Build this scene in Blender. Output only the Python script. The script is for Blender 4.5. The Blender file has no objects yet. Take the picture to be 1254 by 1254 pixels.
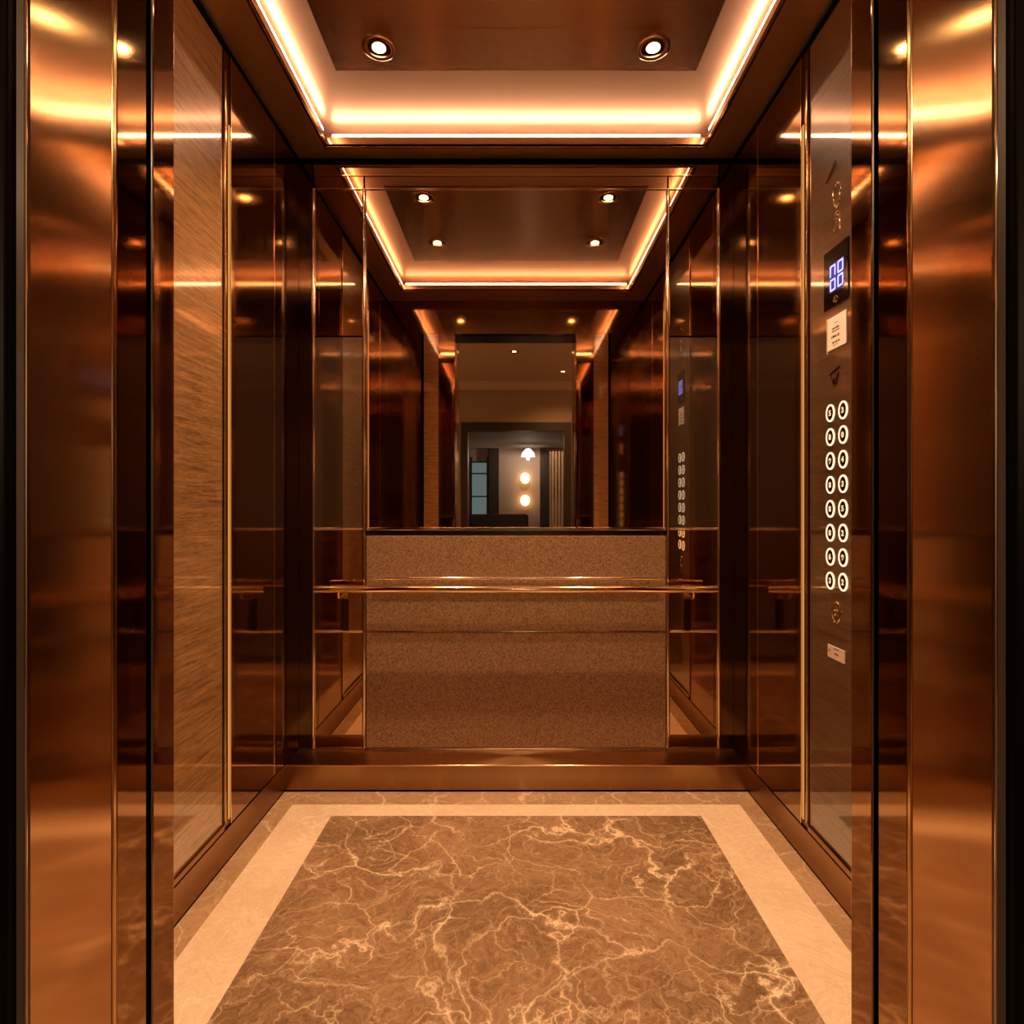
import bpy, bmesh, math, random
from mathutils import Vector, Matrix

scene = bpy.context.scene
COL = scene.collection
random.seed(4)

# ------------------------------------------------------------------ metrics
F = 694.5                 # focal length in photo pixels
D = 2.15                  # camera to the back wall of the cab
S = F / D                 # photo pixels per metre on the back wall
H = 1.0155                # eye height
CX, CY = 632.0, 620.0     # where the photo's parallels meet
W = 266 / S               # half width of the cab
def BX(px): return (px - CX) / S            # on the back wall
def BZ(py): return H + (CY - py) / S
ZS = BZ(193)              # soffit underside
ZC = ZS + 0.079           # ceiling
Y1 = 0.304 * D            # inner face of the cab's front wall
DOORL, DOORR = -0.394, 0.386
DOORH = 2.125

# ------------------------------------------------------------------ helpers
def link(o):
    COL.objects.link(o); return o

def box(bm, x0, x1, y0, y1, z0, z1, bev=0.0, seg=2):
    r = bmesh.ops.create_cube(bm, size=1.0)
    vs = r['verts']
    bmesh.ops.scale(bm, vec=(abs(x1-x0), abs(y1-y0), abs(z1-z0)), verts=vs)
    bmesh.ops.translate(bm, vec=((x0+x1)/2, (y0+y1)/2, (z0+z1)/2), verts=vs)
    if bev > 0:
        es = list({e for v in vs for e in v.link_edges})
        bmesh.ops.bevel(bm, geom=es, offset=bev, segments=seg, profile=0.5, affect='EDGES')

def quadprism(bm, pts, z0, z1):
    lo = [bm.verts.new((x, y, z0)) for x, y in pts]
    hi = [bm.verts.new((x, y, z1)) for x, y in pts]
    n = len(pts)
    bm.faces.new(lo[::-1]); bm.faces.new(hi)
    for i in range(n):
        bm.faces.new((lo[i], lo[(i+1) % n], hi[(i+1) % n], hi[i]))
    bmesh.ops.recalc_face_normals(bm, faces=bm.faces[:])

def tube(bm, pts, r, n=16, closed=False, flat=1.0):
    """round tube through the points"""
    P = [Vector(p) for p in pts]; rings = []
    m = len(P)
    up0 = None
    for i, p in enumerate(P):
        a = P[(i-1) % m] if (closed or i > 0) else P[i]
        b = P[(i+1) % m] if (closed or i < m-1) else P[i]
        t = (b - a).normalized()
        ref = Vector((0, 0, 1)) if abs(t.z) < 0.95 else Vector((1, 0, 0))
        if up0 is not None: ref = up0
        u = t.cross(ref).normalized(); v = u.cross(t).normalized(); up0 = v
        rings.append([bm.verts.new(p + u*math.cos(2*math.pi*k/n)*r*flat + v*math.sin(2*math.pi*k/n)*r) for k in range(n)])
    rng = m if closed else m-1
    for i in range(rng):
        A, B = rings[i], rings[(i+1) % m]
        for k in range(n):
            bm.faces.new((A[k], A[(k+1) % n], B[(k+1) % n], B[k]))
    if not closed:
        bm.faces.new(rings[0][::-1]); bm.faces.new(rings[-1])
    bmesh.ops.recalc_face_normals(bm, faces=bm.faces[:])

def lathe(bm, prof, mat=Matrix(), n=40, capa=False, capb=False):
    """prof = [(radius, height)...] about local z, placed by mat"""
    rings = []
    for r, z in prof:
        rings.append([bm.verts.new(mat @ Vector((r*math.cos(2*math.pi*k/n), r*math.sin(2*math.pi*k/n), z))) for k in range(n)])
    for A, B in zip(rings, rings[1:]):
        for k in range(n):
            bm.faces.new((A[k], A[(k+1) % n], B[(k+1) % n], B[k]))
    if capa: bm.faces.new(rings[0][::-1])
    if capb: bm.faces.new(rings[-1])
    bmesh.ops.recalc_face_normals(bm, faces=bm.faces[:])

def obj(name, bm, mat, parent=None, smooth=False, label=None):
    me = bpy.data.meshes.new(name)
    root = parent
    while root is not None and root.parent is not None: root = root.parent
    if root is not None:
        bm.transform(Matrix.Translation(-root.location))
    bm.to_mesh(me); bm.free()
    if smooth:
        for p in me.polygons: p.use_smooth = True
        try: me.set_sharp_from_angle(angle=math.radians(35))
        except Exception: pass
    me.materials.append(mat)
    o = link(bpy.data.objects.new(name, me))
    if parent is not None: o.parent = parent
    if label: o['label'] = label
    return o

def tag(o, label, cat, group=None):
    o['label'] = label; o['category'] = cat; o['kind'] = 'thing'
    if group: o['group'] = group
    return o

def thing(name, label, cat, loc=(0, 0, 0), group=None):
    o = link(bpy.data.objects.new(name, None)); o.location = loc
    o.empty_display_size = 0.05
    return tag(o, label, cat, group)

def struct(name, bm, mat, parent=None, label=None, smooth=False):
    o = obj(name, bm, mat, parent, smooth=smooth)
    if parent is None:
        o['kind'] = 'structure'
        if label: o['label'] = label
    return o

def sroot(name, label=None, loc=(0, 0, 0)):
    o = link(bpy.data.objects.new(name, None)); o.location = loc
    o['kind'] = 'structure'
    if label: o['label'] = label
    return o

def B(*a, **k):
    bm = bmesh.new(); box(bm, *a, **k); return bm

# ------------------------------------------------------------------ materials
def newmat(name):
    m = bpy.data.materials.new(name); m.use_nodes = True
    nt = m.node_tree; nt.nodes.clear()
    out = nt.nodes.new('ShaderNodeOutputMaterial')
    b = nt.nodes.new('ShaderNodeBsdfPrincipled')
    nt.links.new(b.outputs[0], out.inputs[0])
    return m, nt, b

def N(nt, t, **inp):
    n = nt.nodes.new(t)
    for k, v in inp.items():
        if k in n.inputs: n.inputs[k].default_value = v
        else: setattr(n, k, v)
    return n

def coords(nt, scale=(1, 1, 1), rot=(0, 0, 0)):
    g = N(nt, 'ShaderNodeNewGeometry')
    m = N(nt, 'ShaderNodeMapping'); m.inputs['Scale'].default_value = scale; m.inputs['Rotation'].default_value = rot
    nt.links.new(g.outputs['Position'], m.inputs['Vector'])
    return m.outputs['Vector']

def ramp(nt, src, stops, interp='LINEAR'):
    r = N(nt, 'ShaderNodeValToRGB'); r.color_ramp.interpolation = interp
    el = r.color_ramp.elements
    while len(el) < len(stops): el.new(0.5)
    for e, (p, c) in zip(el, stops):
        e.position = p; e.color = (*c, 1) if len(c) == 3 else c
    nt.links.new(src, r.inputs['Fac'])
    return r.outputs['Color']

def mix(nt, fac, a, b, mode='MIX'):
    m = N(nt, 'ShaderNodeMix'); m.data_type = 'RGBA'; m.blend_type = mode
    for s, v in ((m.inputs[0], fac), (m.inputs[6], a), (m.inputs[7], b)):
        if hasattr(v, 'is_linked') or hasattr(v, 'links'): nt.links.new(v, s)
        else: s.default_value = v if not isinstance(v, tuple) else ((*v, 1) if len(v) == 3 else v)
    return m.outputs[2]

def metal(name, col, rough=0.12, brush=None, bump=0.0, aniso=0.0, axis='Z', rot=0.0, rvar=0.03):
    m, nt, b = newmat(name)
    b.inputs['Base Color'].default_value = (*col, 1); b.inputs['Metallic'].default_value = 1.0
    b.inputs['Roughness'].default_value = rough
    if aniso:
        b.inputs['Anisotropic'].default_value = aniso; b.inputs['Anisotropic Rotation'].default_value = rot
        t = N(nt, 'ShaderNodeTangent'); t.direction_type = 'RADIAL'; t.axis = axis
        nt.links.new(t.outputs[0], b.inputs['Tangent'])
    if brush:
        n = N(nt, 'ShaderNodeTexNoise', Scale=1.0, Detail=3.0)
        nt.links.new(coords(nt, brush), n.inputs['Vector'])
        r = N(nt, 'ShaderNodeMapRange')
        r.inputs['To Min'].default_value = max(0.0, rough - rvar); r.inputs['To Max'].default_value = rough + rvar
        nt.links.new(n.outputs['Fac'], r.inputs['Value']); nt.links.new(r.outputs[0], b.inputs['Roughness'])
        if bump:
            bp = N(nt, 'ShaderNodeBump', Strength=bump, Distance=0.001)
            nt.links.new(n.outputs['Fac'], bp.inputs['Height']); nt.links.new(bp.outputs[0], b.inputs['Normal'])
    return m

def plain(name, col, rough=0.5, spec=0.5, coat=0.0):
    m, nt, b = newmat(name)
    b.inputs['Base Color'].default_value = (*col, 1); b.inputs['Roughness'].default_value = rough
    b.inputs['Specular IOR Level'].default_value = spec
    b.inputs['Coat Weight'].default_value = coat; b.inputs['Coat Roughness'].default_value = 0.03
    return m

def glow(name, col, strength):
    m, nt, b = newmat(name)
    b.inputs['Base Color'].default_value = (0, 0, 0, 1)
    b.inputs['Emission Color'].default_value = (*col, 1); b.inputs['Emission Strength'].default_value = strength
    return m

AMBER = (1.0, 0.36, 0.075)
BRONZE = (0.60, 0.32, 0.135)
M = {}
M['panel'] = metal('bronze_panel', (0.31, 0.19, 0.102), 0.08)
M['column'] = metal('bronze_column', (0.21, 0.13, 0.07), 0.09)
M['jamb'] = metal('brushed_jamb', (0.68, 0.445, 0.245), 0.115, aniso=0.65, rot=0.0)
M['return'] = metal('polished_return', (0.40, 0.25, 0.135), 0.05)
M['soffit'] = metal('soffit_bronze', (0.70, 0.42, 0.18), 0.30)
M['soffit'].node_tree.nodes['Principled BSDF'].inputs['Metallic'].default_value = 0.8
M['lip'] = metal('lip_bronze', (0.60, 0.40, 0.24), 0.14)
M['ceiling'] = metal('ceiling_bronze', (0.64, 0.43, 0.31), 0.38, aniso=0.4, axis='X')
M['ceiling'].node_tree.nodes['Principled BSDF'].inputs['Metallic'].default_value = 0.7
M['ceilpanel'] = metal('ceiling_panel_bronze', (0.54, 0.33, 0.175), 0.21, aniso=0.9, axis='X')
M['ceilpanel'].node_tree.nodes['Principled BSDF'].inputs['Metallic'].default_value = 1.0
M['base'] = metal('baseboard_bronze', (0.33, 0.19, 0.09), 0.25, aniso=0.9, rot=0.25)
M['ledge'] = metal('ledge_bronze', (0.66, 0.40, 0.19), 0.24, aniso=0.9, rot=0.25)
M['mirror'] = metal('bronze_mirror', (0.78, 0.60, 0.44), 0.005)
M['smoke'] = metal('smoked_mirror', (0.46, 0.30, 0.17), 0.01)
M['chrome'] = metal('polished_trim', (0.86, 0.74, 0.60), 0.08)
M['brass'] = metal('brass_trim', (0.80, 0.55, 0.27), 0.14)
M['rail'] = metal('rail_bronze', (0.86, 0.62, 0.36), 0.10)
M['steel'] = metal('edge_steel', (0.30, 0.29, 0.28), 0.22)
M['black'] = plain('black_gap', (0.002, 0.0018, 0.0015), 0.7, 0.02)
M['frameblack'] = plain('black_frame', (0.0015, 0.0015, 0.0014), 0.4, 0.1)
M['darkbronze'] = metal('dark_bronze', (0.12, 0.065, 0.03), 0.2)
M['led'] = glow('amber_light', (1.0, 0.58, 0.34), 38.0)
M['ledline'] = glow('amber_line', (1.0, 0.45, 0.13), 0.7)
M['lens'] = glow('lamp_lens', (1.0, 0.62, 0.28), 45.0)
M['ring'] = glow('button_ring', (1.0, 0.62, 0.32), 2.4)
M['digit'] = glow('button_digit', (1.0, 0.62, 0.34), 1.3)
M['blue'] = glow('display_glow', (0.05, 0.035, 0.42), 0.55)
M['bluedigit'] = glow('display_digit', (0.36, 0.36, 1.0), 2.4)
M['glassblack'] = plain('display_glass', (0.004, 0.003, 0.003), 0.06, 0.6)
M['notice'] = plain('notice_white', (0.78, 0.68, 0.60), 0.5)
M['ink'] = plain('notice_ink', (0.10, 0.06, 0.04), 0.6)
M['plate'] = plain('pale_plate', (0.62, 0.46, 0.38), 0.4)

def wood(name, c0, c1, c2, coat=1.0, rough=0.32):
    m, nt, b = newmat(name)
    n1 = N(nt, 'ShaderNodeTexNoise', Scale=1.0, Detail=6.0, Roughness=0.65, Distortion=0.35)
    nt.links.new(coords(nt, (9, 9, 150)), n1.inputs['Vector'])
    n2 = N(nt, 'ShaderNodeTexNoise', Scale=1.0, Detail=3.0, Roughness=0.5)
    nt.links.new(coords(nt, (40, 40, 520)), n2.inputs['Vector'])
    c = ramp(nt, n1.outputs['Fac'], [(0.30, c0), (0.52, c1), (0.72, c2)])
    c = mix(nt, 0.55, c, ramp(nt, n2.outputs['Fac'], [(0.35, (0.35, 0.35, 0.35)), (0.6, (1, 1, 1))]), 'MULTIPLY')
    nt.links.new(c, b.inputs['Base Color'])
    b.inputs['Roughness'].default_value = rough
    b.inputs['Coat Weight'].default_value = coat; b.inputs['Coat Roughness'].default_value = 0.06
    b.inputs['Coat IOR'].default_value = 2.5
    bp = N(nt, 'ShaderNodeBump', Strength=0.35, Distance=0.001)
    nt.links.new(n2.outputs['Fac'], bp.inputs['Height']); nt.links.new(bp.outputs[0], b.inputs['Normal'])
    return m
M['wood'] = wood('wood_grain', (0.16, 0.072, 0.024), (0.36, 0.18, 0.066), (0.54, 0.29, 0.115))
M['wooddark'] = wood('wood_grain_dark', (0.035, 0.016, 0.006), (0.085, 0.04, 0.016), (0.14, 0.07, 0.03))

def leather(name, ca, cb, sc, coat=0.0, rough=0.55, bump=0.6):
    m, nt, b = newmat(name)
    n = N(nt, 'ShaderNodeTexNoise', Scale=sc, Detail=3.0, Roughness=0.6, Distortion=1.2)
    nt.links.new(coords(nt), n.inputs['Vector'])
    v = N(nt, 'ShaderNodeTexVoronoi', Scale=sc*0.9); v.feature = 'DISTANCE_TO_EDGE'
    nt.links.new(coords(nt), v.inputs['Vector'])
    nt.links.new(ramp(nt, n.outputs['Fac'], [(0.38, ca), (0.62, cb)]), b.inputs['Base Color'])
    b.inputs['Roughness'].default_value = rough
    b.inputs['Coat Weight'].default_value = coat; b.inputs['Coat Roughness'].default_value = 0.02
    b.inputs['Coat IOR'].default_value = 3.0; b.inputs['Specular IOR Level'].default_value = 0.2
    bp = N(nt, 'ShaderNodeBump', Strength=bump, Distance=0.002)
    nt.links.new(n.outputs['Fac'], bp.inputs['Height']); nt.links.new(bp.outputs[0], b.inputs['Normal'])
    return m
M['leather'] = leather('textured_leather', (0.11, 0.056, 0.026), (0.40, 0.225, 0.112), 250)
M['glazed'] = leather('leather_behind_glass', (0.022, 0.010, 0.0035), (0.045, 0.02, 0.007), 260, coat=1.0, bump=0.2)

def marble(name, base_a, base_b, vein, amount=1.0, off=0.0):
    m, nt, b = newmat(name)
    g = N(nt, 'ShaderNodeNewGeometry')
    # bend the coordinates so that the veins wander
    n0 = N(nt, 'ShaderNodeTexNoise', Scale=2.8, Detail=6.0, Roughness=0.56)
    nt.links.new(g.outputs['Position'], n0.inputs['Vector'])
    sub = N(nt, 'ShaderNodeVectorMath', operation='SUBTRACT'); sub.inputs[1].default_value = (0.5, 0.5, 0.5)
    nt.links.new(n0.outputs['Color'], sub.inputs[0])
    sc = N(nt, 'ShaderNodeVectorMath', operation='SCALE'); sc.inputs['Scale'].default_value = 0.36
    nt.links.new(sub.outputs[0], sc.inputs[0])
    ad = N(nt, 'ShaderNodeVectorMath', operation='ADD')
    nt.links.new(g.outputs['Position'], ad.inputs[0]); nt.links.new(sc.outputs[0], ad.inputs[1])
    mp = N(nt, 'ShaderNodeMapping'); mp.inputs['Location'].default_value = (off, off*0.7, 0)
    mp.inputs['Scale'].default_value = (1.0, 1.35, 1.0)
    nt.links.new(ad.outputs[0], mp.inputs['Vector'])
    veins = None
    for scale, width, k in ((2.1, 0.0065, 1.0), (4.4, 0.0085, 0.8), (8.5, 0.012, 0.55), (17.0, 0.017, 0.32)):
        v = N(nt, 'ShaderNodeTexVoronoi', Scale=scale); v.feature = 'DISTANCE_TO_EDGE'
        nt.links.new(mp.outputs[0], v.inputs['Vector'])
        msk = N(nt, 'ShaderNodeTexNoise', Scale=scale*0.75 + 1.0, Detail=2.0)
        nt.links.new(mp.outputs[0], msk.inputs['Vector'])
        line = ramp(nt, v.outputs['Distance'], [(0.0, (k, k, k)), (width*0.4, (k*0.6,)*3), (width*1.5, (k*0.10,)*3), (width*4.0, (0, 0, 0))])
        gate = ramp(nt, msk.outputs['Fac'], [(0.40, (0, 0, 0)), (0.56, (1, 1, 1))])
        ln = mix(nt, 1.0, line, gate, 'MULTIPLY')
        veins = ln if veins is None else mix(nt, 1.0, veins, ln, 'ADD')
    n1 = N(nt, 'ShaderNodeTexNoise', Scale=38.0, Detail=8.0, Roughness=0.75, Distortion=1.6)
    nt.links.new(mp.outputs[0], n1.inputs['Vector'])
    n2 = N(nt, 'ShaderNodeTexNoise', Scale=3.0, Detail=4.0)
    nt.links.new(mp.outputs[0], n2.inputs['Vector'])
    fl = mix(nt, 0.38, n1.outputs['Fac'], n2.outputs['Fac'])
    base = ramp(nt, fl, [(0.38, base_a), (0.60, base_b)])
    am = mix(nt, 1.0, veins, (amount*0.85,)*3, 'MULTIPLY')
    c = mix(nt, am, base, vein)
    nt.links.new(c, b.inputs['Base Color'])
    b.inputs['Roughness'].default_value = 0.16
    b.inputs['Specular IOR Level'].default_value = 0.45
    return m
M['marble'] = marble('brown_marble', (0.15, 0.082, 0.042), (0.37, 0.22, 0.12), (0.94, 0.72, 0.48))
M['marbleedge'] = marble('border_marble', (0.30, 0.18, 0.095), (0.46, 0.29, 0.165), (0.85, 0.64, 0.42), 0.8, 3.3)
M['marblepale'] = marble('pale_marble', (0.66, 0.48, 0.32), (0.82, 0.63, 0.45), (0.95, 0.82, 0.66), 0.7, 7.1)
M['lobbyfloor'] = marble('lobby_marble', (0.10, 0.07, 0.05), (0.18, 0.125, 0.085), (0.4, 0.3, 0.22), 0.5, 1.9)
M['lobbywall'] = plain('lobby_plaster', (0.32, 0.22, 0.14), 0.7)
M['lobbyceil'] = plain('lobby_ceiling_paint', (0.50, 0.36, 0.24), 0.8)
M['lobbydark'] = plain('dark_timber', (0.035, 0.022, 0.014), 0.45)
M['innerceil'] = plain('grey_ceiling_paint', (0.42, 0.38, 0.34), 0.8)
M['innerwall'] = plain('beige_wall_paint', (0.42, 0.32, 0.24), 0.8)
M['curtain'] = plain('pale_curtain_cloth', (0.62, 0.50, 0.40), 0.9)
M['sofa'] = plain('dark_sofa_cloth', (0.03, 0.022, 0.018), 0.9)
M['windowglow'] = glow('evening_window', (0.30, 0.52, 0.68), 0.42)
M['sconce'] = glow('sconce_shade', (1.0, 0.66, 0.34), 8.0)
M['coollamp'] = glow('cool_lamp', (0.72, 0.86, 1.0), 2.4)

# ------------------------------------------------------------------ floor of the cab
FX0, FX1 = 196/S, 246/S            # pale inlay, inner and outer edge
FB0, FB1 = 0.8654*D, 0.898*D
yf = Y1 - 0.02
inl = Y1 + 0.16
floor = struct('floor', B(-FX0, FX0, inl+0.07, FB0, -0.03, 0.0), M['marble'], label='polished brown marble cab floor with pale inlay border')
bm = bmesh.new()
box(bm, -FX1, -FX0, inl, FB1, -0.03, 0.0); box(bm, FX0, FX1, inl, FB1, -0.03, 0.0)
box(bm, -FX0, FX0, FB0, FB1, -0.03, 0.0); box(bm, -FX0, FX0, inl, inl+0.07, -0.03, 0.0)
obj('pale_inlay', bm, M['marblepale'], floor)
bm = bmesh.new()
box(bm, -W, -FX1, yf, D, -0.03, 0.0); box(bm, FX1, W, yf, D, -0.03, 0.0)
box(bm, -FX1, FX1, FB1, D, -0.03, 0.0); box(bm, -FX1, FX1, yf, inl, -0.03, 0.0)
obj('marble_border', bm, M['marbleedge'], floor)

# ------------------------------------------------------------------ side walls
BT = 0.096                        # baseboard top
PT = ZS - 0.026                   # top of the panels, under the shadow gap
TH = 0.018
SEG = [('column_panel', 0.899, 1.0, 'column'), ('metal_panel', 0.762, 0.899, 'panel'),
       ('metal_panel', 0.405, 0.524, 'panel'), ('column_panel', 0.304, 0.405, 'column')]
def side_wall(s, name, label):
    wl = struct(name, B(s*(W+TH+0.002), s*(W+0.08), Y1-0.03, D+0.06, 0.0, ZC+0.06), M['black'], label=label)
    for n, a, b, mt in SEG:
        obj(n, B(s*W, s*(W+TH), a*D+0.0015, b*D-0.0015, BT+0.004, PT, bev=0.0008), M[mt], wl)
    for d in (0.899, 0.405, 0.762, 0.524):
        obj('seam_trim', B(s*(W-0.0012), s*(W+0.01), d*D-0.0018, d*D+0.0018, BT+0.004, PT), M['brass'], wl)
    obj('top_groove', B(s*(W+0.006), s*(W+TH), Y1, D, PT, ZS), M['black'], wl)
    return wl
side_wall(-1, 'wall_left', 'bronze metal cab wall opposite the button panel')
side_wall(1, 'wall_right', 'bronze metal cab wall carrying the button panel')
for s, nm in ((-1, 'baseboard_left'), (1, 'baseboard_right')):
    bb = struct(nm, B(s*(W-0.001), s*(W+TH), Y1, D, 0.006, BT, bev=0.001), M['base'])
    obj('shadow_gap', B(s*(W+0.002), s*(W+TH), Y1, D, 0.0, 0.006), M['black'], bb)

WA, WB = 0.542, 0.745             # wood panel, in cab depths
def wood_panel(s, label, mt):
    xb = s*(W+0.006)
    t = thing('wood_panel', label, 'wall panel', (s*W, (WA+WB)/2*D, BT))
    obj('wood_sheet', B(xb, s*(W+TH), WA*D, WB*D, BT+0.02, PT, bev=0.0008), M[mt], t)
    obj('bottom_trim', B(s*(W-0.001), s*(W+TH), WA*D, WB*D, BT+0.004, BT+0.02, bev=0.001), M['base'], t)
    for a, b in ((0.524, WA), (WB, 0.762)):
        obj('light_channel', B(s*(W+0.004), s*(W+TH), a*D+0.002, b*D-0.002, BT+0.004, PT-0.001), M['darkbronze'], t)
        c = (b*D-0.012) if a == WB else (a*D+0.012)
        c = (WB*D+0.007) if a == WB else (WA*D-0.007)
        obj('channel_trim', B(s*(W-0.001), s*(W+0.01), c-0.0025, c+0.0025, BT+0.02, PT-0.06, bev=0.001), M['brass'], t)
        c2 = (0.762*D-0.007) if a == WB else (0.524*D+0.007)
        obj('light_line', B(s*(W+0.001), s*(W+0.006), c2-0.0015, c2+0.0015, BT+0.02, PT-0.2), M['ledline'], t)
    return t
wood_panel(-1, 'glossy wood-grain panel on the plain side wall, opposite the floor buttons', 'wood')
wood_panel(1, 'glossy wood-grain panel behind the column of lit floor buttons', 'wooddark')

# ------------------------------------------------------------------ back wall
wb = struct('wall_back', B(-W-0.02, W+0.02, D+0.02, D+0.08, 0.0, ZC+0.06), M['black'], label='back wall of the cab behind the mirrors')
XC = BX(384) ; XT = BX(446)
for s in (-1, 1):
    obj('column_panel', B(s*(-XC+0.006), s*W, D, D+0.018, BT+0.001, PT, bev=0.0008), M['column'], wb)
obj('top_groove', B(-W, W, D+0.006, D+0.018, PT, ZS), M['black'], wb)
# plinth
PY = 0.937*D
pl = struct('baseboard_back', B(-W+0.001, W-0.001, PY+0.0006, D+0.018, 0.008, BT-0.006), M['base'])
bm = bmesh.new(); box(bm, -W+0.001, W-0.001, PY, D+0.018, BT-0.007, BT, bev=0.0034, seg=5)
obj('ledge', bm, M['ledge'], pl, smooth=True)
obj('shadow_gap', B(-W, W, PY+0.004, D, 0.0, 0.008), M['black'], pl)

# mirror in the middle
Z1, Z2, Z3, Z4, Z5 = BZ(215), BZ(232), BZ(648), BZ(773), BT
mir = thing('mirror', 'large bronze mirror over the textured panel, showing the lobby', 'mirror', (0, D, Z3))
g = 0.003
obj('mirror_pane', B(XT+g, -XT-g, D+0.001, D+0.018, Z3+0.006, Z2-0.002, bev=0.0006), M['mirror'], mir)
obj('top_pane', B(XT+g, -XT-g, D+0.001, D+0.018, Z2+0.004, Z1-0.002), M['smoke'], mir)
obj('header_pane', B(XC, -XC, D+0.001, D+0.018, Z1+0.002, PT), M['smoke'], wb)
obj('top_trim', B(XC, -XC, D-0.004, D+0.01, Z2-0.002, Z2+0.004, bev=0.001), M['chrome'], wb)
obj('header_trim', B(XC, -XC, D-0.003, D+0.01, Z1-0.002, Z1+0.002), M['brass'], wb)
obj('bottom_trim', B(XT+0.008, -XT-0.008, D-0.006, D+0.01, Z3-0.004, Z3+0.006, bev=0.0015), M['chrome'], mir)

# side mirror strips
def side_mirror(s, label):
    a, b = -XT*s, -XC*s               # inner and outer x
    t = thing('mirror_strip', label, 'mirror', ((a+b)/2, D, Z5), 'narrow mirror strips beside the big mirror')
    lo, hi = sorted((a+s*g, b-s*g))
    obj('upper_pane', B(lo, hi, D+0.001, D+0.018, BZ(411), Z2-0.002), M['smoke'], t)
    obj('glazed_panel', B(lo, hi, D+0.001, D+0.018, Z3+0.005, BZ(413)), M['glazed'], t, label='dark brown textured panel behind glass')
    obj('middle_pane', B(lo, hi, D+0.001, D+0.018, Z4+0.004, Z3-0.005), M['smoke'], t)
    obj('lower_pane', B(lo, hi, D+0.001, D+0.018, Z5+0.006, Z4-0.004), M['smoke'], t)
    obj('top_pane', B(lo, hi, D+0.001, D+0.018, Z2+0.004, Z1-0.002), M['smoke'], t)
    for x in (a, b):
        bm = bmesh.new(); tube(bm, [(x, D-0.001, Z5+0.004), (x, D-0.001, Z2+0.001)], 0.0072, 14)
        obj('upright_trim', bm, M['chrome'], t, smooth=True)
    lo, hi = sorted((a, b))
    for z in (Z3+0.001, Z4, ):
        bm = bmesh.new(); tube(bm, [(lo, D-0.001, z), (hi, D-0.001, z)], 0.0052, 12)
        obj('cross_trim', bm, M['chrome'], t, smooth=True)
    obj('bottom_trim', B(lo, hi, D-0.004, D+0.01, Z5+0.001, Z5+0.007, bev=0.001), M['brass'], t)
    return t
side_mirror(-1, 'narrow mirror strip on the back wall, next to the plain side wall')
side_mirror(1, 'narrow mirror strip on the back wall, next to the button-panel wall')

# textured panel under the mirror
lp = thing('textured_panel', 'brown leather-textured wall panel under the big mirror', 'wall panel', (0, D, Z5))
px = -XT - 0.009
obj('upper_sheet', B(-px, px, D-0.004, D+0.018, Z4+0.002, BZ(656), bev=0.0015), M['leather'], lp)
obj('lower_sheet', B(-px, px, D-0.004, D+0.018, Z5+0.008, Z4-0.002, bev=0.0015), M['leather'], lp)
obj('cap_strip', B(-px, px, D+0.002, D+0.018, BZ(656), Z3-0.004), M['darkbronze'], lp)
obj('seam_trim', B(-px, px, D-0.005, D+0.01, Z4-0.002, Z4+0.002), M['brass'], lp)
obj('bottom_trim', B(-px, px, D-0.008, D+0.018, Z5+0.001, Z5+0.007, bev=0.001), M['chrome'], lp)

# handrail
ry, rz = D-0.085, 0.7134
hr = thing('handrail', 'polished bronze handrail across the back wall under the mirror', 'handrail', (0, D, rz))
bm = bmesh.new(); tube(bm, [(-0.732, ry, rz), (0.732, ry, rz)], 0.0135, 24)
obj('rail_bar', bm, M['rail'], hr, smooth=True)
bm = bmesh.new(); tube(bm, [(-0.54, D-0.02, 0.745), (0.54, D-0.02, 0.745)], 0.0055, 16)
obj('rear_bar', bm, M['chrome'], hr, smooth=True)
for s in (-1, 1):
    bm = bmesh.new(); tube(bm, [(s*0.54, D-0.018, 0.745), (s*0.505, D-0.018, 0.745), (s*0.495, D-0.018, 0.738), (s*0.495, D-0.018, 0.722)], 0.004, 10)
    obj('bar_hook', bm, M['rail'], hr, smooth=True)
    x = s*0.648
    bm = bmesh.new(); tube(bm, [(x, ry, rz-0.004), (x, ry+0.004, rz-0.03), (x, ry+0.02, rz-0.035), (x, D-0.002, rz-0.035)], 0.006, 12)
    br = obj('bracket_arm', bm, M['rail'], hr, smooth=True)
    bm = bmesh.new(); box(bm, x-0.013, x+0.013, D-0.006, D+0.0008, rz-0.049, rz-0.021, bev=0.002)
    obj('wall_plate', bm, M['brass'], br)
    obj('mirrored_shadow_bar', B(x-0.011, x+0.011, D-0.01, D+0.0008, Z4+0.004, rz-0.05, bev=0.001), M['darkbronze'], hr, label='dark bar standing in for the mirrored shadow below the bracket')  # dark bar modelled in place of the bracket's mirrored shadow

# ------------------------------------------------------------------ front wall of the cab and the doorway
wf = sroot('wall_front', 'inside of the cab front wall beside and above the doorway')
YT = 0.6157
for s, e in ((-1, -DOORL), (1, DOORR)):
    obj('return_panel', B(s*0.609, s*W, YT, Y1, 0.0, ZC+0.06), M['column'], wf)
    obj('return_groove', B(s*0.593, s*0.609, YT, Y1-0.006, 0.0, ZS), M['black'], wf)
    obj('wood_strip', B(s*0.499, s*0.593, YT, Y1-0.002, 0.0, ZS), M['wood'], wf)
    obj('return_edge', B(s*e, s*0.499, YT, Y1, 0.0, ZS, bev=0.001), M['return'], wf)
obj('transom_panel', B(-0.609, 0.609, YT, Y1+0.0005, DOORH, ZC+0.06, bev=0.001), M['panel'], wf)

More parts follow.
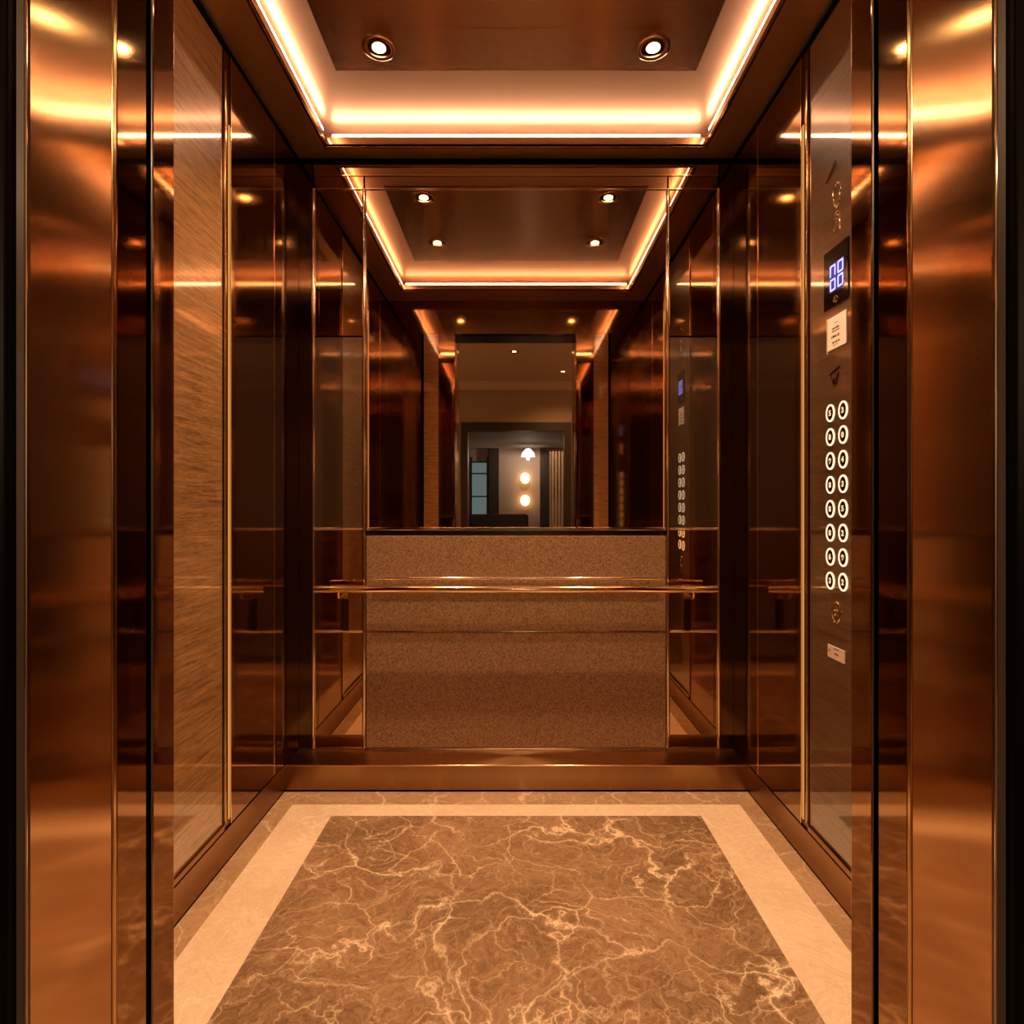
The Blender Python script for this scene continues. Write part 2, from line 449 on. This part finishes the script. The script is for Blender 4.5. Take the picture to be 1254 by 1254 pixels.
# landing doorway: two jambs and a head
dr = sroot('door_1', 'open doorway lined with brushed bronze, with black landing frame')
T1, T2, T3, T4 = 0.6047, 0.5597, 0.5528, 0.45
for s, e in ((-1, -DOORL), (1, DOORR)):
    obj('gap_liner', B(s*(e+0.02), s*(e+0.14), T1, YT, 0.0, DOORH+0.1), M['black'], dr)
    bm = bmesh.new(); tube(bm, [(s*(e+0.002), YT+0.001, 0), (s*(e+0.002), YT+0.001, DOORH)], 0.0016, 8)
    obj('edge_trim', bm, M['steel'], dr, smooth=True)
    obj('door_edge', B(s*e, s*(e+0.06), T2, T1, 0.0, DOORH, bev=0.001), M['return'], dr)
    obj('jamb_trim', B(s*(e-0.001), s*(e+0.06), T3, T2-0.0012, 0.0, DOORH, bev=0.0012), M['brass'], dr)
    k = math.tan(math.radians(3.4))*(T3-T4)
    bm = bmesh.new()
    pts = [(s*e, T3-0.001), (s*(e-k), T4+0.003), (s*(e+0.06), T4+0.003), (s*(e+0.06), T3-0.001)]
    quadprism(bm, pts, 0.0, DOORH)
    obj('jamb_panel', bm, M['jamb'], dr)
    # thin bright edge then the black landing frame
    bm = bmesh.new()
    quadprism(bm, [(s*(e-k), T4+0.003), (s*(e-k+0.001), T4), (s*(e-k+0.006), T4-0.003), (s*(e+0.06), T4-0.003), (s*(e+0.06), T4+0.003)], 0.0, DOORH)
    obj('frame_edge', bm, M['steel'], dr)
    bm = bmesh.new(); tube(bm, [(s*(e-k+0.0008), T4-0.0003, 0), (s*(e-k+0.0008), T4-0.0003, DOORH)], 0.0011, 10)
    obj('edge_bead', bm, M['chrome'], dr, smooth=True)
    obj('frame_post', B(s*(e-k+0.006), s*(e+0.13), T4-0.012, T4+0.003, 0.0, DOORH+0.12, bev=0.002), M['frameblack'], dr)
obj('head_panel', B(DOORL-0.06, DOORR+0.06, T4, T1, DOORH, DOORH+0.06, bev=0.001), M['darkbronze'], dr)
obj('frame_head', B(DOORL, DOORR, T4-0.012, T4+0.001, DOORH+0.001, DOORH+0.12, bev=0.002), M['frameblack'], dr)
obj('sill', B(DOORL-0.05, DOORR+0.05, T4-0.02, YT+0.02, -0.03, 0.0), M['steel'], dr)

# ------------------------------------------------------------------ ceiling, soffit, coves
XI = 225/S
YB, YF = 0.97*D, 0.383*D
ZL = ZS + 12/S                      # top of the lip
CP = 187/S
ceil = struct('ceiling', B(-W-0.02, W+0.02, Y1-0.03, D+0.06, ZC, ZC+0.03), M['ceiling'], label='polished bronze cab ceiling')
obj('centre_panel', B(-CP, CP, YF+0.24, 0.848*D, ZC-0.0006, ZC+0.004), M['ceilpanel'], ceil)
obj('seam_line', B(-CP, CP, 0.773*D-0.001, 0.773*D+0.001, ZC-0.0011, ZC+0.002), M['brass'], ceil)
so = sroot('trim_1', 'lowered bronze ceiling border hiding the lights')
obj('side_border', B(-W, -XI, Y1, D+0.01, ZS, ZS+0.01), M['soffit'], so)
obj('side_border', B(XI, W, Y1, D+0.01, ZS, ZS+0.01), M['soffit'], so)
obj('rear_border', B(-XI, XI, YB, D+0.01, ZS, ZS+0.01), M['soffit'], so)
obj('front_border', B(-XI, XI, Y1, YF, ZS, ZS+0.01), M['soffit'], so)
lt = 0.010
obj('side_lip', B(-XI-lt, -XI, YF-lt, YB+lt, ZS-0.0005, ZL, bev=0.001), M['lip'], so)
obj('side_lip', B(XI, XI+lt, YF-lt, YB+lt, ZS-0.0005, ZL, bev=0.001), M['lip'], so)
obj('rear_lip', B(-XI, XI, YB, YB+lt, ZS-0.0005, ZL, bev=0.001), M['lip'], so)
obj('front_lip', B(-XI, XI, YF-lt, YF, ZS-0.0005, ZL, bev=0.001), M['lip'], so)
for s in (-1, 1):
    obj('lip_seam', B(s*0.555, s*0.557, YB-0.0006, YB+0.002, ZS, ZL), M['brass'], so)
e0, e1 = 0.002, 0.009
zl0, zl1 = ZL, ZL+0.010
def strip(label, *a):
    o = obj('light_strip', B(*a), M['led']); 
    c = Vector(((a[0]+a[1])/2, (a[2]+a[3])/2, a[4])); o.data.transform(Matrix.Translation(-c)); o.location = c
    return tag(o, label, 'light strip', 'amber light strips around the ceiling')
strip('amber light strip along the ceiling border above the plain side wall', -XI-e1, -XI-e0, YF, YB-0.03, zl0, zl1)
strip('amber light strip along the ceiling border above the button-panel wall', XI+e0, XI+e1, YF, YB-0.03, zl0, zl1)
strip('amber light strip along the ceiling border above the back mirror', -XI+0.02, XI-0.02, YB+e0, YB+e1, zl0, zl1)
strip('amber light strip along the ceiling border above the doorway', -XI+0.02, XI-0.02, YF-e1, YF-e0, zl0, zl1)

# downlights
def downlight(x, y, z, label, group, power, mat='lens', r=0.05, size=100):
    t = thing('downlight', label, 'ceiling light', (x, y, z), group)
    T = Matrix.Translation((x, y, z))
    bm = bmesh.new(); lathe(bm, [(r*0.66, 0.004), (r*0.70, -0.003), (r*0.9, -0.005), (r, -0.003), (r*1.0, 0.001)], T)
    obj('trim_ring', bm, M['chrome'], t, smooth=True)
    bm = bmesh.new(); lathe(bm, [(r*0.68, 0.0), (r*0.40, -0.0012), (r*0.38, -0.0008)], T)
    obj('reflector', bm, M['darkbronze'], t, smooth=True)
    bm = bmesh.new(); lathe(bm, [(r*0.40, -0.0018), (r*0.24, -0.0035), (0.001, -0.004)], T, capb=True)
    obj('lens', bm, M[mat], t, smooth=True)
    l = bpy.data.lights.new('downlight_beam', 'SPOT'); l.energy = power; l.color = (1.0, 0.63, 0.35)
    l.spot_size = math.radians(size); l.spot_blend = 0.9; l.shadow_soft_size = 0.02
    o = link(bpy.data.objects.new('downlight_beam', l)); o.parent = t; o.location = (0, 0, -0.012)
    return t
DX = 168*0.805/S
zc = ZC - 0.0006
CG = 'cab ceiling downlights'
downlight(-DX, 0.805*D, zc, 'round ceiling downlight near the back mirror, on the plain-wall side', CG, 96)
downlight(DX, 0.805*D, zc, 'round ceiling downlight near the back mirror, on the button-panel side', CG, 96)
downlight(-DX, 0.60*D, zc, 'round ceiling downlight near the doorway seen in the mirror, plain-wall side', CG, 40)
downlight(DX, 0.60*D, zc, 'round ceiling downlight near the doorway seen in the mirror, button-panel side', CG, 40)

# ------------------------------------------------------------------ control panel
XP = W + 0.0045                    # face of the control plate (wall plane is W)
def PD(px): return 266/(px-CX)*D   # depth on the side wall
def PZ(px, py): return H + (CY-py)/(px-CX)*W
def text_mesh(txt, h, x, y, z, mat, name, parent, depth=0.0006, weight=0.0):
    cu = bpy.data.curves.new('t', 'FONT'); cu.body = txt; cu.size = h*1.36; cu.align_x = 'CENTER'; cu.extrude = depth; cu.offset = weight
    to = bpy.data.objects.new('t', cu); COL.objects.link(to)
    dg = bpy.context.evaluated_depsgraph_get(); dg.update()
    me = bpy.data.meshes.new_from_object(to.evaluated_get(dg))
    bpy.data.objects.remove(to); bpy.data.curves.remove(cu)
    # text plane xy -> wall plane facing -x: text right is toward the viewer (-y), text up is z
    ys = [v.co.y for v in me.vertices]; mid = (min(ys)+max(ys))/2
    R = Matrix(((0, 0, -1, x), (-1, 0, 0, y), (0, 1, 0, z), (0, 0, 0, 1)))
    bm = bmesh.new(); bm.from_mesh(me); bpy.data.meshes.remove(me)
    bm.transform(R @ Matrix.Translation((0, -mid, 0)))
    return obj(name, bm, mat, parent)
def wallmat(y, z, x=XP):           # local z -> -x
    return Matrix(((0, 0, -1, x), (-1, 0, 0, y), (0, 1, 0, z), (0, 0, 0, 1)))

cop = thing('control_panel', 'tall lift control panel with sixteen lit buttons and blue display', 'control panel', (W, 1.44, 0.68))
pz0, pz1 = PZ(1000, 768), H+0.93
obj('face_plate', B(XP, W+0.0065, 0.60*D, PD(1000), pz0, pz1, bev=0.0008), M['wooddark'], cop)
obj('lower_edge', B(XP-0.001, W+0.0065, 0.60*D, PD(1000), pz0-0.003, pz0, bev=0.0006), M['brass'], cop)
# buttons
yl, yr = PD(1015), PD(1030.5)
zl = [PZ(1015, 506), PZ(1015, 711)]; zr = [PZ(1030.5, 502), PZ(1030.5, 713)]
LEFT = ['5', '8', '9', '8', '8', '8', '6', '3']; RIGHT = ['3', '0', '4', '3', '5', '2', '9', '2']
for yy, zz, digs in ((yl, zl, LEFT), (yr, zr, RIGHT)):
    for i, dgt in enumerate(digs):
        z = zz[0] + (zz[1]-zz[0])*i/7
        bm = bmesh.new(); lathe(bm, [(0.0182, 0.0), (0.0180, 0.001), (0.016, 0.0016), (0.001, 0.0016)], wallmat(yy, z) @ Matrix.Diagonal((0.86, 1.04, 1, 1)), n=32, capb=True)
        bt = obj('floor_button', bm, M['darkbronze'], cop, smooth=True)
        bm = bmesh.new(); lathe(bm, [(0.0180, 0.0), (0.0183, 0.0022), (0.0200, 0.0027), (0.0220, 0.0022), (0.0223, 0.0)], wallmat(yy, z) @ Matrix.Diagonal((0.86, 1.04, 1, 1)), n=40)
        obj('light_ring', bm, M['ring'], bt, smooth=True)
        text_mesh(dgt, 0.0145, XP-0.0018, yy, z, M['digit'], 'numeral', bt, weight=0.0006)
# display
dy0, dy1 = PD(1038), PD(1008)
dz0, dz1 = H+0.520, H+0.673
dp = obj('display', B(XP-0.003, XP+0.001, dy0, dy1, dz0, dz1, bev=0.001), M['glassblack'], cop, label='black glass display with blue figures')
ly0, ly1 = PD(1033), PD(1015); lz0, lz1 = H+0.5585, H+0.6305
obj('backlight', B(XP-0.0034, XP-0.002, ly0, ly1, lz0, lz1), M['blue'], dp)
lw, lh = (ly1-ly0), (lz1-lz0)
for c, rr, kind in ((0, 0, 'n'), (1, 0, '0'), (0, 1, '0'), (1, 1, '0')):
    cy = ly1 - lw*(0.25+0.52*c) ; cz = lz1 - lh*(0.25+0.5*rr)
    w2, h2, st = lw*0.155, lh*0.185, 0.0042
    bm = bmesh.new()
    X0, X1 = XP-0.0042, XP-0.0033
    box(bm, X0, X1, cy-w2-st/2, cy-w2+st/2, cz-h2, cz+h2); box(bm, X0, X1, cy+w2-st/2, cy+w2+st/2, cz-h2, cz+h2)
    box(bm, X0, X1, cy-w2, cy+w2, cz+h2-st/2, cz+h2+st/2)
    if kind == '0': box(bm, X0, X1, cy-w2, cy+w2, cz-h2-st/2, cz-h2+st/2)
    obj('figure', bm, M['bluedigit'], dp)
bm = bmesh.new(); Tm = wallmat(PD(1022.5), PZ(1022.5, 366), XP-0.003)
tube(bm, [Tm @ Vector((0.0085*math.cos(a), 0.0085*math.sin(a), 0.0)) for a in [2*math.pi*k/24 for k in range(24)]], 0.0011, 8, closed=True)
obj('emblem_ring', bm, M['brass'], dp, smooth=True)
text_mesh('R', 0.009, XP-0.0036, PD(1022.5), PZ(1022.5, 366), M['brass'], 'emblem_letter', dp)
# indicator ring and engraved outline above the display
yc = PD(1023)
def loop(pts, r, name, mat, closed=True, x=XP-0.0005):
    bm = bmesh.new(); T_ = wallmat(yc, 0, x)
    tube(bm, [T_ @ Vector((a, b, 0)) for a, b in pts], r, 8, closed=closed)
    return obj(name, bm, mat, cop, smooth=True)
zi = PZ(1023, 238)
loop([(0.017*math.cos(2*math.pi*k/32), zi+0.029*math.sin(2*math.pi*k/32)) for k in range(32)], 0.003, 'indicator_ring', M['chrome'])
zb0, zb1 = PZ(1023, 283), PZ(1023, 258)
loop([(-0.014, zb0), (0.014, zb0), (0.014, zb0+0.034), (0.009, zb1-0.004), (0.0, zb1), (-0.009, zb1-0.004), (-0.014, zb0+0.034)], 0.0013, 'engraved_outline', M['chrome'])
loop([(0.006*math.cos(2*math.pi*k/20), zb1-0.016+0.006*math.sin(2*math.pi*k/20)) for k in range(20)], 0.0011, 'engraved_circle', M['chrome'])
bm = bmesh.new()
Tm = wallmat(yc, 0, XP)
for q in range(2): lathe(bm, [(0.0028, 0), (0.0028, 0.0012), (0.0005, 0.0015)], Tm @ Matrix.Translation((0, zb1-0.026-0.008*q, 0)), n=12, capb=True)
obj('engraved_dots', bm, M['chrome'], cop, smooth=True)
bm = bmesh.new(); lathe(bm, [(0.004, 0), (0.004, 0.002), (0.001, 0.003)], Tm @ Matrix.Translation((0, zb1+0.009, 0)), n=16, capb=True)
obj('indicator_dot', bm, M['chrome'], cop, smooth=True)
bm = bmesh.new(); tube(bm, [Tm @ Vector((0.0, PZ(1023, 197)-0.0, 0.004)), Tm @ Vector((-0.03, PZ(1023, 205), 0.002)), Tm @ Vector((-0.05, PZ(1023, 211), 0.001))], 0.0022, 8)
obj('hook_lever', bm, M['darkbronze'], cop, smooth=True)
# dark engraved bell between the notice and the buttons
ze = PZ(1020.5, 460); ye = PD(1020.5)
bm = bmesh.new(); Te = wallmat(ye, ze, XP-0.0004)
tube(bm, [Te @ Vector(p) for p in [(-0.022, 0.006, 0), (-0.008, 0.012, 0), (0.004, 0.014, 0), (0.022, 0.020, 0)]], 0.0022, 8)
tube(bm, [Te @ Vector(p) for p in [(-0.016, 0.002, 0), (-0.010, -0.008, 0), (-0.006, -0.024, 0), (0.0, -0.028, 0), (0.008, -0.022, 0), (0.010, -0.008, 0), (0.018, 0.006, 0)]], 0.002, 8)
tube(bm, [Te @ Vector(p) for p in [(-0.001, -0.006, 0), (-0.001, -0.02, 0)]], 0.002, 8)
obj('engraved_bell', bm, M['darkbronze'], cop, smooth=True)
# key switch
zk = PZ(1022, 750); yk = PD(1022)
Tk = wallmat(yk, zk, XP)
bm = bmesh.new()
n = 40; prof = []
def oval(a, b, h): return [Tk @ Vector((a*math.cos(2*math.pi*k/n), b*math.sin(2*math.pi*k/n), h)) for k in range(n)]
tube(bm, oval(0.018, 0.027, 0.001), 0.0022, 8, closed=True)
ks = obj('key_switch', bm, M['brass'], cop, smooth=True)
bm = bmesh.new(); lathe(bm, [(0.009, 0.0), (0.009, 0.006), (0.007, 0.008), (0.0005, 0.008)], Tk, n=28, capb=True)
obj('key_barrel', bm, M['chrome'], ks, smooth=True)
bm = bmesh.new(); box(bm, XP-0.0084, XP-0.0078, yk-0.0012, yk+0.0012, zk-0.006, zk+0.006)
obj('key_slot', bm, M['black'], ks)
for dy in (-0.026, 0.026):
    bm = bmesh.new(); lathe(bm, [(0.003, 0), (0.003, 0.0015), (0.0005, 0.002)], wallmat(yk+dy, zk+0.006), n=14, capb=True)
    obj('screw', bm, M['chrome'], ks, smooth=True)

# notice below the display
nt_ = thing('notice', 'small white notice card under the blue display', 'notice', (XP, PD(1023), H+0.408))
ny0, ny1 = PD(1035), PD(1012)
obj('card', B(XP-0.002, XP+0.0005, ny0, ny1, H+0.409, H+0.494, bev=0.0006), M['notice'], nt_)
obj('card_edge', B(XP-0.003, XP+0.0005, ny1-0.002, ny1+0.002, H+0.403, H+0.495, bev=0.0006), M['plate'], nt_)
def scribble(z, y0, y1, h, words, name):
    """illegible print: runs of tiny marks, as the photo shows them"""
    bm = bmesh.new(); y = y1; rnd = random.Random(int(z*1e4))
    for wl_ in words:
        for _ in range(wl_):
            w_ = rnd.uniform(0.0012, 0.0026); hh = h*rnd.uniform(0.6, 1.0)
            if y - w_ < y0: break
            box(bm, XP-0.0024, XP-0.0019, y-w_, y, z, z+hh); y -= w_+0.0008
        y -= 0.0022
    obj(name, bm, M['ink'], nt_)
ym = (ny0+ny1)/2
scribble(H+0.4745, ym-0.008, ym+0.008, 0.003, (3, 3), 'heading')
scribble(H+0.4600, ym-0.021, ym+0.020, 0.005, (5, 6), 'print_line')
scribble(H+0.4535, ym-0.017, ym+0.020, 0.003, (7, 4), 'print_line')
scribble(H+0.4380, ym-0.026, ym+0.024, 0.007, (2, 7, 4), 'print_line')
scribble(H+0.4240, ym-0.021, ym+0.019, 0.005, (4, 4, 3), 'print_line')
scribble(H+0.4180, ym-0.014, ym+0.017, 0.002, (5, 3), 'print_line')

XQ = W + 0.006
npt = thing('nameplate', 'small pale metal plate on the wood under the control panel', 'plate', (XQ, PD(1022), H-0.399))
qy0, qy1 = PD(1033), PD(1012)
obj('plate', B(XQ-0.003, XQ, qy0, qy1, H-0.398, H-0.365, bev=0.0008), M['plate'], npt)
qc = (qy0+qy1)/2
bm = bmesh.new(); lathe(bm, [(0.003, 0), (0.003, 0.0012), (0.0005, 0.0016)], wallmat(qy1-0.010, H-0.378, XQ-0.003), n=14, capb=True)
obj('rivet', bm, M['chrome'], npt, smooth=True)
bm = bmesh.new()
for k in range(4): box(bm, XQ-0.0034, XQ-0.0028, qc-0.012+0.006*k, qc-0.008+0.006*k, H-0.3715, H-0.3685)
obj('engraving', bm, M['ink'], npt)
obj('raised_bar', B(XQ-0.0042, XQ-0.0028, qc-0.012, qc+0.006, H-0.3835, H-0.3795, bev=0.0005), M['chrome'], npt)

# ------------------------------------------------------------------ landing and lobby behind the camera
LYF = T4 - 0.001
LZ = 2.62
LB = -3.1
struct('floor_lobby', B(-3.2, 3.2, -8.6, T4-0.021, -0.03, 0.0), M['lobbyfloor'])
struct('ceiling_lobby', B(-3.2, 3.2, LB-0.2, LYF, LZ, LZ+0.05), M['lobbyceil'])
wh = sroot('wall_hall', 'dark landing wall around the lift doorway')
obj('wall_section', B(-3.2, DOORL-0.06, T4-0.002, YT-0.005, 0, LZ), M['lobbydark'], wh)
obj('wall_section', B(DOORR+0.06, 3.2, T4-0.002, YT-0.005, 0, LZ), M['lobbydark'], wh)
obj('wall_section', B(DOORL-0.06, DOORR+0.06, T4-0.002, YT-0.005, DOORH+0.06, LZ), M['lobbydark'], wh)
struct('wall_lobby_left', B(-3.25, -3.2, -8.6, LYF, 0, LZ), M['lobbywall'])
struct('wall_lobby_right', B(3.2, 3.25, -8.6, LYF, 0, LZ), M['lobbywall'])
ob = sroot('wall_lobby_back', 'lobby wall with a wide opening to a lounge')
OX, OZ = 0.66, 2.10
obj('wall_section', B(-3.2, -OX, LB-0.12, LB, 0, LZ), M['lobbywall'], ob)
obj('wall_section', B(OX, 3.2, LB-0.12, LB, 0, LZ), M['lobbywall'], ob)
obj('wall_section', B(-OX, OX, LB-0.12, LB, OZ, LZ), M['lobbywall'], ob)
obj('ceiling_moulding', B(-3.2, 3.2, LB, LB+0.14, LZ-0.11, LZ), M['lobbyceil'], ob)
obj('opening_head', B(-OX-0.06, OX+0.06, LB-0.14, LB+0.02, OZ-0.10, OZ+0.01), M['lobbydark'], ob)
for s in (-1, 1):
    obj('opening_post', B(s*(OX-0.03), s*(OX+0.06), LB-0.14, LB+0.02, 0, OZ-0.10), M['lobbydark'], ob)
struct('ceiling_lounge', B(-3.2, 3.2, -8.6, LB-0.12, 2.27, 2.32), M['innerceil'])
LW = -8.1
struct('wall_lounge', B(-3.2, 3.2, LW-0.05, LW, 0, 2.27), M['innerwall'])
sc_ = F/(2*D - LW)
def LX(px): return (px-CX)/sc_
def LZZ(py): return H + (CY-py)/sc_
wd = sroot('window_1', 'bluish evening window at the end of the lounge')
obj('window_pane', B(LX(577), LX(597), LW+0.002, LW+0.012, LZZ(650), LZZ(566)), M['windowglow'], wd)
bm = bmesh.new()
for xx in (577, 597): box(bm, LX(xx)-0.02, LX(xx)+0.02, LW, LW+0.03, LZZ(650), LZZ(560))
for yy in (566, 580, 608): box(bm, LX(577), LX(597), LW, LW+0.03, LZZ(yy)-0.015, LZZ(yy)+0.015)
obj('window_frame', bm, M['lobbydark'], wd)
struct('trim_2', B(LX(599), LX(611), LW, LW+0.15, 0, 2.27), M['lobbydark'])
struct('trim_3', B(LX(661), LX(673), LW, LW+0.25, 0, 2.27), M['lobbydark'])

def sconce(py, label):
    x, z, y = LX(643), LZZ(py), LW
    t = thing('wall_sconce', label, 'wall lamp', (x, y, z), 'lounge wall sconces')
    obj('back_plate', B(x-0.05, x+0.05, y, y+0.015, z-0.09, z+0.09, bev=0.004), M['brass'], t)
    bm = bmesh.new(); tube(bm, [(x, y+0.012, z-0.05), (x, y+0.09, z-0.05), (x, y+0.10, z-0.04)], 0.008, 10)
    obj('arm', bm, M['brass'], t, smooth=True)
    bm = bmesh.new(); lathe(bm, [(0.001, -0.115), (0.06, -0.10), (0.095, -0.04), (0.10, 0.03), (0.075, 0.09), (0.03, 0.115), (0.001, 0.12)], Matrix.Translation((x, y+0.10, z)), n=28)
    obj('lamp_shade', bm, M['sconce'], t, smooth=True)
sconce(586, 'glowing globe wall lamp in the lounge reflected in the mirror, upper one')
sconce(613, 'glowing globe wall lamp in the lounge reflected in the mirror, lower one')
# cool pendant lamp
x, z, y = LX(646), LZZ(559), LW+0.6
t = thing('pendant_lamp', 'cool white hanging lamp in the lounge above the wall lamps', 'hanging lamp', (x, y, 2.27))
bm = bmesh.new(); tube(bm, [(x, y, 2.272), (x, y, z+0.1)], 0.006, 8); obj('cord', bm, M['black'], t, smooth=True)
bm = bmesh.new(); lathe(bm, [(0.02, 0.12), (0.06, 0.10), (0.13, 0.02), (0.15, -0.06)], Matrix.Translation((x, y, z)), n=28); obj('lamp_shade', bm, M['coollamp'], t, smooth=True)
bm = bmesh.new(); lathe(bm, [(0.001, 0.05), (0.045, 0.03), (0.055, -0.01), (0.03, -0.05), (0.001, -0.06)], Matrix.Translation((x, y, z)), n=24); obj('bulb', bm, M['coollamp'], t, smooth=True)
# curtain
sc2 = F/(2*D + 4.0)
bm = bmesh.new()
x0, x1, yy = (673-CX)/sc2, (694-CX)/sc2, -4.0
nseg = 60; cols = []
for i in range(nseg+1):
    u = i/nseg; xx = x0+(x1-x0)*u; dy = 0.022*math.sin(u*2*math.pi*5.5)
    cols.append([bm.verts.new((xx, yy+dy, zz_)) for zz_ in (0.012, 0.6, 1.3, 1.82)])
for A_, B_ in zip(cols, cols[1:]):
    for k in range(3): bm.faces.new((A_[k], B_[k], B_[k+1], A_[k+1]))
bmesh.ops.solidify(bm, geom=bm.faces[:], thickness=0.006)
cur = thing('curtain', 'pale gathered curtain reflected at the edge of the lounge opening', 'curtain', ((x0+x1)/2, yy, 0.0))
obj('cloth', bm, M['curtain'], cur, smooth=True)
bm = bmesh.new(); tube(bm, [(x0-0.03, yy, 1.835), (x1+0.05, yy, 1.835), (x1+0.05, yy, 2.268)], 0.012, 10); obj('rod', bm, M['darkbronze'], cur, smooth=True)
# sofa
sy = -5.4
sf = thing('sofa', 'dark lounge sofa with its back to the lift, reflected in the mirror', 'sofa', (-0.25, sy, 0))
obj('seat', B(-0.75, 0.16, sy-0.75, sy-0.12, 0.14, 0.44, bev=0.04), M['sofa'], sf)
obj('backrest', B(-0.8, 0.21, sy-0.16, sy+0.04, 0.14, 0.88, bev=0.05, seg=3), M['sofa'], sf)
for xx in (-0.86, 0.14): obj('armrest', B(xx, xx+0.13, sy-0.78, sy+0.0, 0.14, 0.62, bev=0.04), M['sofa'], sf)
for xx in (-0.78, 0.16):
    for yy2 in (sy-0.7, sy-0.08): 
        bm = bmesh.new(); lathe(bm, [(0.016, 0.0), (0.024, 0.15)], Matrix.Translation((xx, yy2, 0)), n=12, capa=True, capb=True); obj('leg', bm, M['lobbydark'], sf, smooth=True)
LG = 'lobby ceiling downlights'
downlight(-0.02, -1.58, LZ, 'lobby ceiling downlight reflected in the middle of the mirror', LG, 60, r=0.05, size=140)
downlight(0.56, -2.45, LZ, 'lobby ceiling downlight reflected near the doorway edge in the mirror', LG, 60, r=0.05, size=140)

def lamp(kind, name, loc, energy, col, size=0.05, rot=None):
    l = bpy.data.lights.new(name, kind); l.energy = energy; l.color = col
    if kind == 'POINT': l.shadow_soft_size = size
    else: l.size = size
    o = link(bpy.data.objects.new(name, l)); o.location = loc
    if rot: o.rotation_euler = rot
    return o
lamp('POINT', 'lounge_pendant', (LX(646), LW+0.6, LZZ(559)-0.1), 20, (0.85, 0.86, 0.95), 0.03)
lamp('POINT', 'curtain_fill', (0.25, -3.45, 2.2), 45, (1.0, 0.78, 0.58), 0.03)  # added fill without a fixture, hidden behind the opening head, lights the curtain

lamp('POINT', 'lobby_fill', (-2.3, -1.2, 1.7), 45, (1.0, 0.58, 0.30), 0.25)  # added fill with no fixture, out of view, brightens the lobby
lamp('POINT', 'lobby_fill', (2.3, -1.2, 1.7), 45, (1.0, 0.58, 0.30), 0.25)  # matching added fill on the other side, also unseen

# ------------------------------------------------------------------ world, camera, view
w = bpy.data.worlds.new('World'); scene.world = w; w.use_nodes = True
w.node_tree.nodes['Background'].inputs[0].default_value = (0.02, 0.014, 0.009, 1)
w.node_tree.nodes['Background'].inputs[1].default_value = 0.3
cam = bpy.data.cameras.new('Camera'); co = link(bpy.data.objects.new('Camera', cam))
co.location = (0, 0, H); co.rotation_euler = (math.pi/2, 0, 0)
cam.sensor_width = 36.0; cam.lens = F/1254*36.0
cam.shift_x = -(CX-627)/1254; cam.shift_y = -(627-CY)/1254
cam.clip_start = 0.02
scene.camera = co
vs = scene.view_settings
vs.view_transform = 'Standard'; vs.look = 'None'; vs.gamma = 1.0; vs.use_curve_mapping = False
vs.exposure = 0.0
scene.cycles.max_bounces = 16; scene.cycles.glossy_bounces = 12
scene.cycles.caustics_reflective = True
scene.cycles.sample_clamp_indirect = 6.0
scene.cycles.use_denoising = True
